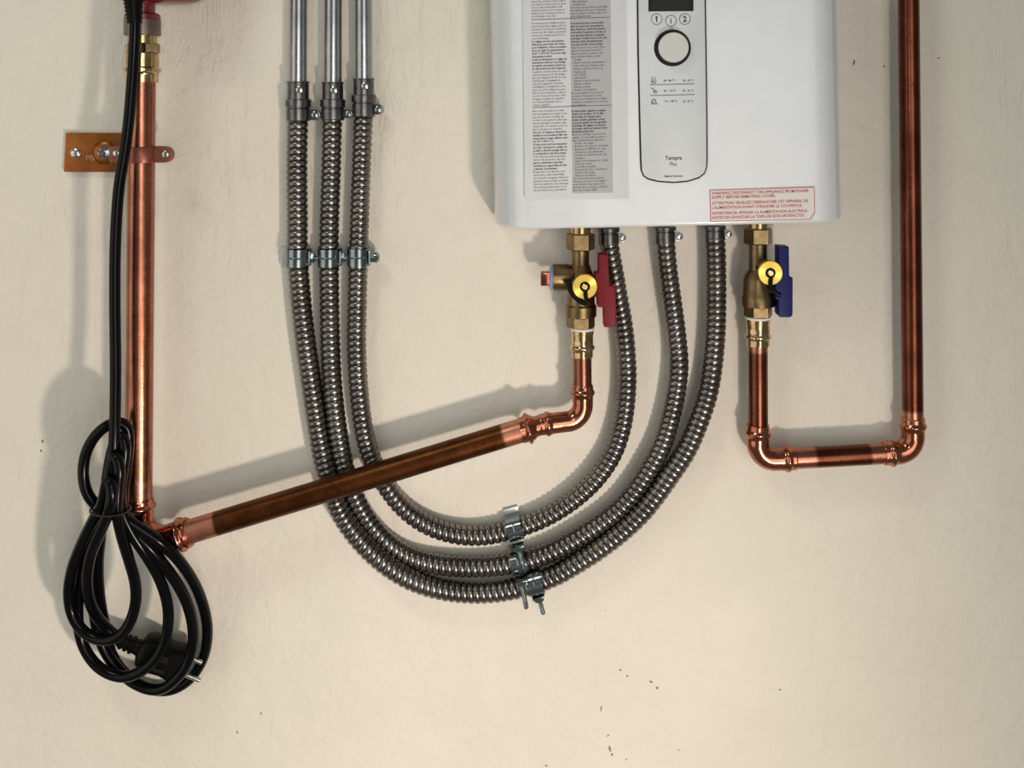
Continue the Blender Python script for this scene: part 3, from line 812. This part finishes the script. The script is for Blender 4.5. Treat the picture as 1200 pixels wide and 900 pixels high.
# ------------------------------------------------------------------ electrical conduits
dE = .0135
straight = [((350.0, 0), (349.3, 100), 10.3), ((390.6, 0), (390.3, 100), 10.2), ((425.6, 0), (426.5, 96), 9.9)]
names = ['left', 'middle', 'right']
def coupling(xp, y0, y1, y2, y3, d, ear, r_top, which, idx, parent_label, cat, group, name):
    """y0..y1 set-screw sleeve, y1..y2 ring, y2..y3 clamp with a screw ear"""
    s = sd(d)
    e = empty(name, P(xp, y3, d), parent_label, cat, group)
    def lz(nm, rows, mat, n=36, **k):
        return link(nm, lathe([((rows[0][0]-py)*s, r*s) for py, r in rows], P(xp, rows[0][0], d), ZA, n), mat, e, **k)
    if y0 is not None:
        lz('sleeve', [(y1, r_top), (y0+2, r_top), (y0+1.4, r_top+.9), (y0, r_top+.9), (y0, r_top-1)], M['zinc'])
        sp = P(xp+1.5, (y0+y1)/2-1, d+r_top*s)
        link('set_screw', merge(lathe([(-.002, 4.2*s), (.0010, 4.0*s), (.0016, 3.0*s)], sp, (0.05, -1, 0), 16),
             box_me(sp+Vector((0, -.0016, 0)), Vector((.8, 0, .6)), YA, Vector((-.6, 0, .8)), 6*s, .0006, 1.3*s)), M['screw'], e)
    lz('ring', [(y2, r_top+1.6), (y2-.6, r_top+2.4), (y1+.8, r_top+2.4), (y1, r_top+1.4)], M['zinc'])
    lz('clamp', [(y3, r_top+.4), (y3-1, r_top+1.2), (y2+2.4, r_top+1.4), (y2+1.6, r_top+.6), (y2-1, r_top+.6)], M['zinc'])
    ex, ey, er = ear
    ec = P(ex, ey, d+.004)
    yc = (y2+y3)/2
    eo = []
    for k in range(17):
        a = math.pi/2-math.pi*k/16
        eo.append((ex+er*math.cos(a), ey-er*math.sin(a)))
    eo = [(xp+r_top*.6, ey-er)]+eo+[(xp+r_top*.6, ey+er)]
    link('ear', prism(px_outline(eo, d+.004), d-.003, d+.0035, .0005), M['zinc'], e)
    link('ear_screw', merge(lathe([(0, er*.62*s), (.002, er*.6*s), (.0026, er*.4*s)], P(ex, ey, d+.0035), (0, -1, 0), 16),
         box_me(P(ex, ey, d+.0061), Vector((.7, 0, .7)), YA, Vector((-.7, 0, .7)), er*s, .0004, 1.2*s)), M['plated'], e, label='shiny clamp screw')
    return e

for (a, b_, r), nm in zip(straight, names):
    top = Vector(P(a[0], -60, dE)); bt = P(b_[0], b_[1], dE)
    o = link('steel_conduit', sweep(resample([top, bt], .01), r*sd(dE), 36), M['emt'], None,
             label=f'smooth rigid steel conduit, {nm} one of the three left of the heater', cat='conduit', group='rigid conduits coming down left of the heater')
coupling(349.4, 95.5, 116.5, 125.5, 142, dE, (369, 134.5, 6.2), 12.6, 0, 0, 'dark metal coupling with a screw ear under the left rigid conduit', 'coupling', 'conduit couplings', 'conduit_coupling')
coupling(390.0, 96, 116.5, 125.5, 141, dE, (408, 133.3, 5.0), 12.2, 0, 0, 'dark metal coupling with a screw ear under the middle rigid conduit', 'coupling', 'conduit couplings', 'conduit_coupling')
coupling(426.3, 92, 111, 119.5, 137, dE, (443, 128.2, 6.0), 11.8, 0, 0, 'dark metal coupling under the right rigid conduit, a little higher than its neighbours', 'coupling', 'conduit couplings', 'conduit_coupling')
dH = .0225
coupling(713.2, None, 266, 271.5, 287, dH, (729, 279, 5.2), 10.6, 0, 0, 'conduit connector under the heater beside the red-handled valve', 'connector', 'conduit connectors under the heater', 'conduit_connector')
coupling(779.2, None, 265, 269.5, 286.5, dH, (795.5, 277.4, 5.2), 10.6, 0, 0, 'conduit connector under the middle of the heater', 'connector', 'conduit connectors under the heater', 'conduit_connector')
coupling(837.5, None, 264, 268.5, 283.8, dH, (853.5, 274.2, 4.8), 10.6, 0, 0, 'conduit connector under the heater beside the blue-handled valve', 'connector', 'conduit connectors under the heater', 'conduit_connector')

A = [(349, 136, 0.0135), (348, 200, 0.0145), (348.5, 260, 0.0145), (348.5, 300, 0.0145), (351.5, 340, 0.0145), (355.5, 380, 0.0145), (357.8, 400, 0.0145), (366, 458, 0.0145), (375, 516, 0.0145), (386, 565, 0.0190), (398, 598, 0.0200), (418, 628, 0.0220), (442, 653, 0.0240),
     (470, 673, 0.0230), (500, 686, 0.0200), (535, 693, 0.0170), (570, 694, 0.0160), (605, 689, 0.0160), (646, 676, 0.0170), (676, 659.5, 0.0180), (706, 640, 0.0176), (736, 616, 0.0176), (760, 591, 0.0181), (784, 558, 0.0190), (805, 526, 0.0203), (820, 490, 0.0217),
     (829.5, 460, 0.0203), (834.5, 430, 0.0212), (838, 390, 0.0221), (838.8, 350, 0.0226), (838.6, 310, 0.0226), (837.6, 278, 0.0226)]
B = [(389.5, 136, 0.0135), (388, 200, 0.0135), (386, 260, 0.0135), (385.6, 300, 0.0135), (386, 345, 0.0135), (386.8, 390, 0.0135), (389.5, 450, 0.0135), (397, 514, 0.0135), (405, 553, 0.0135), (416, 583, 0.0130), (432, 611, 0.0128), (453, 635, 0.0128),
     (477, 651, 0.0128), (505, 660, 0.0140), (537, 664, 0.0150), (570, 664, 0.0150), (607, 659, 0.0150), (640, 649, 0.0145), (670, 634, 0.0145), (700, 615, 0.0145), (724, 597, 0.0150), (743, 576, 0.0160), (761, 549, 0.0167), (775, 523, 0.0176), (785.5, 490, 0.0190),
     (792, 460, 0.0203), (795.5, 430, 0.0217), (794, 405, 0.0203), (788.5, 360, 0.0217), (783, 320, 0.0226), (780, 290, 0.0226), (779.2, 276, 0.0226)]
Cc = [(426, 130, 0.0135), (424, 180, 0.0135), (421.5, 250, 0.0135), (420, 300, 0.0135), (418.4, 360, 0.0135), (417.8, 400, 0.0135), (420.7, 458, 0.0135), (428, 512, 0.0135), (438, 543, 0.0135), (453, 570, 0.0135), (470, 592, 0.0135), (492, 610, 0.0135),
      (515, 621, 0.0135), (542, 627, 0.0135), (570, 627, 0.0135), (596, 621.5, 0.0135), (622, 613, 0.0135), (649, 600.5, 0.0140), (676, 582, 0.0150), (700, 559, 0.0160), (718, 532, 0.0172), (728.5, 502, 0.0181), (733.5, 470, 0.0190), (735, 440, 0.0199),
      (733.6, 410, 0.0208), (730.4, 380, 0.0203), (725, 350, 0.0217), (720, 320, 0.0226), (715.5, 296, 0.0226), (713.4, 277, 0.0226)]
PITCH = .0073
def flex(px, R, label, hand=1):
    pts = resample(smooth_pts(resample(catmull([P(*q) for q in px], .003), .003), 8), PITCH/12)
    def rad(s, th):
        t = (s/PITCH-hand*th/(2*math.pi)) % 1.0
        # rounded bump, narrow interlock groove
        if t < .17: return R-.0007-.0016*math.sin(math.pi*t/.17)
        u = (t-.17)/.83
        return R-.0010*(abs(2*u-1)**2.6)
    me = sweep(pts, rad, 30)
    return link('flexible_conduit', me, M['flex'], None, label=label, cat='conduit', group='flexible conduits looping to the heater', smooth=70)
flex(A, .01215, 'ribbed flexible steel conduit, outermost of the three loops, ending beside the blue-handled valve')
flex(B, .01145, 'ribbed flexible steel conduit, middle loop of the three, ending under the middle of the heater')
flex(Cc, .01120, 'ribbed flexible steel conduit, innermost loop of the three, ending beside the red-handled valve')

# ------------------------------------------------------------------ conduit straps
def strap(name, c_px, d, R, along, width, foot, boltlen, label, group, tabmat=True, bolt_off=0.0, foot_len=.010, endcap=False):
    """one-hole strap: 'along' = conduit direction (world), band wraps its front; foot to the 'foot' side, bolt to the other"""
    c = P(c_px[0], c_px[1], d)
    t = Vector(along).normalized(); o = Vector(foot).normalized()     # o: direction of the foot in the wall plane
    o = (o-t*o.dot(t)).normalized()
    f = Vector((0, -1, 0))
    e = empty(name, c+Vector((0, d, 0)), label, 'strap', group)
    th = .0014; r = R+.0004
    path = []
    path.append(c+o*(r+foot_len)-f*(d-.0012-.0))    # foot tip on the wall
    path.append(c+o*(r+.0035)-f*(d-.0012))
    for k in range(0, 15):
        a = -math.radians(10)+math.radians(195)*k/14
        path.append(c+o*(r*math.cos(a))+f*(r*math.sin(a)))
    path.append(c-o*(r+.001)-f*min(r*.5, d-.002))
    V = []; F = []
    n_ = len(path)
    cen = c
    for i, p in enumerate(path):
        tan = (path[min(i+1, n_-1)]-path[max(i-1, 0)]).normalized()
        nn = tan.cross(t).normalized()
        if nn.dot(p-c) < 0: nn = -nn
        if i < 2: nn = f
        for dt, dn in ((-1, 0), (1, 0), (1, 1), (-1, 1)):
            V.append(p+t*(dt*width/2)+nn*(dn*th))
    for i in range(n_-1):
        for k in range(4):
            a = i*4+k; b_ = i*4+(k+1) % 4
            F.append((a, b_, b_+4, a+4))
    F.append((0, 1, 2, 3)); F.append(tuple((n_-1)*4+k for k in range(4))[::-1])
    link('band', me_from(V, F), M['tab'], e, smooth=35)
    if foot_len >= .008:
        fc = c+o*(r+foot_len*.55)-f*(d-.0031)
        link('foot', box_me(fc, t, f, o, width*1.02, .0012, foot_len*.98, .0004), M['foot'], e, label='pale flat foot of the strap')
    # raised rib along the band
    rib = [c+o*((r+th)*math.cos(a))+f*((r+th)*math.sin(a)) for a in [math.radians(25+130*k/12) for k in range(13)]]
    link('rib', sweep(rib, .0009, 8), M['plated'], e)
    # ear, nut and bolt on the other side
    bo = c-o*(r+.0008)+f*bolt_off
    link('ear', box_me(bo-o*.0012-f*.001, t, f, o, width*.80, .014, .0018, .0005), M['plated'], e)
    link('nut', lathe([(0, .0052), (.0005, .0060), (.0040, .0060), (.0046, .0050)], bo-o*.0020, -o, 6), M['plated'], e, smooth=20)
    if boltlen > 0:
        bl = resample([bo-o*.003, bo-o*(.006+boltlen)], .0004)
        link('bolt', sweep(bl, lambda s_, a_: .0026+.00025*math.sin(2*math.pi*s_/.0012), 14), M['plated'], e, smooth=60)
        if endcap:
            link('bolt_head', lathe([(0, .0062), (.0035, .0064), (.0055, .0050), (.0066, .002)], bo-o*.0062, -o, 20), M['plated'], e)
    return e
G1 = 'straps on the upright part of the flexible conduits'
strap('conduit_strap', (348.8, 301.5), .0145, .0122, (0.02, 0, 1), .020, (-1, 0, 0), .008, 'metal strap with a pale flat foot on the outermost flexible conduit, left of its row', G1, foot_len=.010, bolt_off=.003)
strap('conduit_strap', (385.6, 301.5), .0135, .01145, (0, 0, 1), .020, (-1, 0, 0), .006, 'metal strap on the middle flexible conduit, below the rigid conduits', G1, foot_len=.001, bolt_off=.003)
strap('conduit_strap', (420.0, 301.0), .0135, .0112, (0, 0, 1), .020, (-1, 0, 0), .003, 'metal strap on the innermost flexible conduit, right of its row with a rounded bolt end', G1, foot_len=.001, bolt_off=.003, endcap=True)
G2 = 'straps on the bottom of the conduit loops'
strap('conduit_strap', (603.5, 619.5), .0135, .0112, (1, 0, .26), .017, (-.16, 0, 1), .022, 'metal strap with a pale foot on the bottom of the innermost conduit loop', G2, foot_len=.009, bolt_off=.0165)
strap('conduit_strap', (607.5, 658.5), .015, .01145, (1, 0, .20), .017, (-.14, 0, 1), .028, 'metal strap on the bottom of the middle conduit loop', G2, foot_len=.003, bolt_off=.0165)
strap('conduit_strap', (627.0, 682.8), .017, .0122, (1, 0, .28), .018, (-.24, 0, 1), .016, 'metal strap on the bottom of the outermost conduit loop, its bolt sticking out below', G2, foot_len=.003, bolt_off=.004)

# ------------------------------------------------------------------ copper bracket on the riser
br = empty('pipe_bracket', P(110, 178, 0), 'copper-coloured wall bracket with a clamp ring holding the left copper riser', 'bracket')
bd = .006
plate = link('plate', prism(px_outline([(76.8, 155.6), (142, 155.8), (142, 201.6), (74.4, 201.6)], bd), 0, bd, .0012, 2), M['bracket'], br)
link('boss', lathe([(0, 15*s5), (.0015, 14*s5), (.0035, 11*s5), (.0042, 8*s5)], P(122.5, 178.5, bd-.0005), (0, -1, 0), 36), M['bracket'], br)
for x, y, r_ in ((88.6, 179.6, 6.4),):
    link('screw', merge(lathe([(0, r_*s5), (.001, r_*s5), (.0024, r_*.75*s5), (.0030, r_*.4*s5)], P(x, y, bd), (0, -1, 0), 24),
         box_me(P(x, y, bd+.0031), Vector((.8, 0, .6)), YA, Vector((-.6, 0, .8)), r_*1.1*s5, .0005, 1.3*s5), box_me(P(x, y, bd+.0031), Vector((-.6, 0, .8)), YA, Vector((.8, 0, .6)), r_*1.1*s5, .0005, 1.3*s5)), M['screw'], br, label='bright pan-head screw')
link('rod', lathe([(0, 8.0*s5), (.003, 7.6*s5), (.004, 4.5*s5), (.030, 4.3*s5), (.031, 3*s5)], P(124.2, 178.6, bd+.002), Vector((.22, -1, 0)), 24), M['plated'], br, label='steel stud')
link('stud_nut', lathe([(0, 8*s5), (.006, 8*s5), (.007, 6.5*s5)], P(125.6, 178.4, bd+.006), Vector((.2, -1, 0)), 6), M['plated'], br, smooth=20)
vs, fs = text_mesh('MS', cap=7*s5, width=10*s5)
o_ = P(101, 188, bd+.0003)
link('embossed_mark', me_from([(o_.x+y*0+x, o_.y, o_.z+y) for x, y in vs], fs), plain('mark', (.62, .36, .2), .5), br, smooth=0)
# ring clamp
rc = P(165.4, 181, dr); ro = RR+.0022
zh = 9.4*s5
link('clamp_ring', lathe([(-zh, RR+.0003), (-zh, ro-.0003), (-zh+.0006, ro), (zh-.0006, ro), (zh, ro-.0003), (zh, RR+.0003)], rc, ZA, 44), M['clampc'], br)
def ear_outline(x0, x1, y, r_):
    o2 = [(x0, y-r_)]
    for k in range(15):
        a = math.pi/2-math.pi*k/14
        o2.append((x1-r_+r_*math.cos(a), y-r_*math.sin(a)))
    o2.append((x0, y+r_)); return o2
link('clamp_ear', prism(px_outline(ear_outline(179, 203, 180.8, 9.6), dr), dr-.006, dr+.0055, .0008), M['clampc'], br)
link('clamp_screw', merge(lathe([(0, 4.2*s5), (.0015, 4.0*s5), (.002, 3*s5)], P(193.8, 180.8, dr+.0055), (0, -1, 0), 20), box_me(P(193.8, 180.8, dr+.0076), Vector((.9, 0, .4)), YA, Vector((-.4, 0, .9)), 5*s5, .0004, 1.2*s5)), M['screw'], br)
link('clamp_ear', prism(px_outline([(129, 171.5), (154, 171.5), (154, 190.4), (129, 190.4)], dr), dr-.006, dr+.0035, .001), M['clampc'], br)
link('clamp_screw', lathe([(0, 3.6*s5), (.0016, 3.4*s5), (.002, 2.4*s5)], P(136.5, 179.5, dr+.0035), (0, -1, 0), 20), M['screw'], br)

# ------------------------------------------------------------------ power cord
cord = empty('power_cord', P(130, 800, 0), 'black power cord hanging down beside the left riser, coiled and tied, with a two-pin plug', 'cord')
cr_px = .0061
cp = [
 # main run down to the tie
 (158, 4, .083), (158.2, 30, .083), (156.5, 70, .082), (153.2, 115, .080), (150.0, 150, .079), (145.8, 180, .078), (139.6, 218, .079), (136.6, 255, .080), (134.8, 300, .080), (134.6, 360, .080), (135.4, 430, .082), (134.6, 500, .088), (132.5, 555, .090), (134, 592, .093),
 # outermost loop, down the right side and round
 (152, 611, .086), (186, 634, .079), (214, 662, .060), (235, 700, .034), (243.2, 740, .019), (237, 774, .012), (220, 798, .010), (198, 809, .010), (172, 806, .011), (147, 790, .013), (130, 765, .018), (123, 735, .024), (117, 700, .034), (115, 662, .048), (118, 622, .066), (116, 596, .078),
 # big loop above the tie
 (104, 582, .080), (97.5, 558, .080), (101, 530, .080), (114, 508, .080), (132, 495.5, .079), (147, 497, .074), (151, 512, .072), (149, 540, .074), (145, 570, .078), (144, 596, .080),
 # third loop
 (153, 618, .084), (178, 645, .078), (204, 678, .062), (221, 712, .050), (226.6, 744, .046), (222, 772, .044), (208, 794, .043), (186, 808.5, .040), (160, 802, .036), (136, 782, .032), (118, 752, .032), (110, 716, .036), (108, 680, .044), (112, 645, .056), (118, 615, .072), (122, 594, .080),
 (125, 565, .081), (131, 530, .082), (139, 509, .084), (146, 515, .086), (145, 545, .087), (141, 572, .088), (142, 596, .090),
 # second loop
 (153, 622, .087), (171, 650, .080), (187, 678, .066), (196.4, 708, .058), (196.8, 735, .056), (189, 762, .055), (171, 783, .054), (145, 793.5, .050), (118, 784, .046), (100, 762, .042), (92, 735, .042), (92, 700, .044), (98, 660, .054), (109, 625, .074), (122, 598, .088),
 (127, 575, .094), (130, 545, .0965), (135, 532, .098), (140, 545, .100), (138, 575, .100), (137, 598, .100),
 # front small loop
 (142, 625, .094), (151, 655, .082), (158, 680, .074), (159.5, 702, .070), (154.6, 724, .068), (142, 744, .066), (122, 750.5, .062), (101, 743, .058), (86, 724, .056), (80.4, 698, .058), (84, 668, .066), (96, 636, .080), (110, 608, .094), (120, 590, .100),
 (124, 570, .105), (127, 560, .108), (131, 570, .110), (130, 592, .110),
 # last run, into the plug
 (120, 618, .098), (107, 648, .084), (102, 676, .070), (105, 704, .056), (119, 730, .040), (141, 750, .030)]
pts = resample(smooth_pts(resample(catmull([P(*q) for q in cp], .003), .003), 6), .0024)
link('cable', sweep(pts, cr_px, 18), M['black'], cord, smooth=70)
# strain relief at the top
tp = resample([P(157.6, 27, .083), P(153.6, -40, .083)], .0005)
Lt = length(tp)
def srr(s_, th):
    base = .0072+(.0110-.0072)*min(1, s_/(.8*Lt)*1.3)
    return base+(.0009 if (s_ % .0040) < .0024 else 0)
link('strain_relief', sweep(tp, srr, 28), M['blackm'], cord, smooth=30, label='black ribbed sleeve at the top')
# tie round the bundle
tie = []
for k in range(41):
    a = 2*math.pi*k/40
    q = P(129.5, 597, .091)
    tie.append(q+Vector((math.cos(a)*.0200, -math.sin(a)*.0235, math.cos(a)*-.0015+.002*math.sin(a))))
link('tie', sweep(tie, .0011, 8), M['tie'], cord, label='thin black tie')
# plug
u = (P(244, 791, .030)-P(143, 752, .030)).normalized(); nrm = Vector((0, -1, 0)); wv = nrm.cross(u).normalized()
p0 = P(139, 749.5, .030)
sp_ = sd(.03)
def U(a, b_, c_=0): return p0+u*(a*sp_)+wv*(b_*sp_)+nrm*(c_*sp_)
def plug_sec(a, hw, ht, pw=.35):
    out = []
    for k in range(28):
        th = 2*math.pi*k/28
        cs, sn = math.cos(th), math.sin(th)
        out.append(U(a, hw*math.copysign(abs(cs)**pw, cs), ht*math.copysign(abs(sn)**pw, sn)))
    return out
def loft(secs):
    V = [v_ for s__ in secs for v_ in s__]; n_ = len(secs[0]); F = []
    for i in range(len(secs)-1):
        for k in range(n_):
            a = i*n_+k; b_ = i*n_+(k+1) % n_; F.append((a, b_, b_+n_, a+n_))
    F.append(tuple(range(n_))[::-1]); F.append(tuple((len(secs)-1)*n_+k for k in range(n_)))
    return me_from(V, F)
plug = link('plug', loft([plug_sec(26, 8, 8, .7), plug_sec(29, 16, 12, .5), plug_sec(36, 20.5, 14, .45), plug_sec(46, 20, 13, .45), plug_sec(60, 18.5, 13, .45), plug_sec(72, 19.5, 15, .45), plug_sec(80, 20.5, 16, .5), plug_sec(84, 20, 15.5, .5), plug_sec(85, 18, 14, .5)]), M['blackm'], cord, smooth=40, label='black plug body')
rb = []
ssec = []
for a, h in [(0, 6.4), (3, 7.2), (3.2, 8.6), (6.6, 8.6), (6.8, 7.0), (9.2, 7.0), (9.4, 8.8), (12.8, 8.8), (13, 7.2), (15.4, 7.2), (15.6, 9.2), (19, 9.2), (19.2, 7.6), (22, 7.8), (28, 9)]:
    ssec.append(plug_sec(a, h, h, .8))
link('plug_sleeve', loft(ssec), M['blackm'], plug, smooth=30)
link('grip', merge(box_me(U(56, -9, 13.2), u, wv, nrm, 18*sp_, 4*sp_, 1.6*sp_, .0005), box_me(U(58, 5, 13.2), u, wv, nrm, 14*sp_, 8*sp_, 1.4*sp_, .0005)), plain('worn_plastic', (.012, .012, .012), .3, spec=.3), plug)
for off, a1_ in ((-10.2, 105), (10.2, 99)):
    link('pin', lathe([(0, 2.7*sp_), ((a1_-84)*sp_, 2.7*sp_), ((a1_-82.6)*sp_, 2.3*sp_), ((a1_-82)*sp_, 1.2*sp_)], U(84, off, 0), u, 20), M['screw'], plug, label='round steel pin')
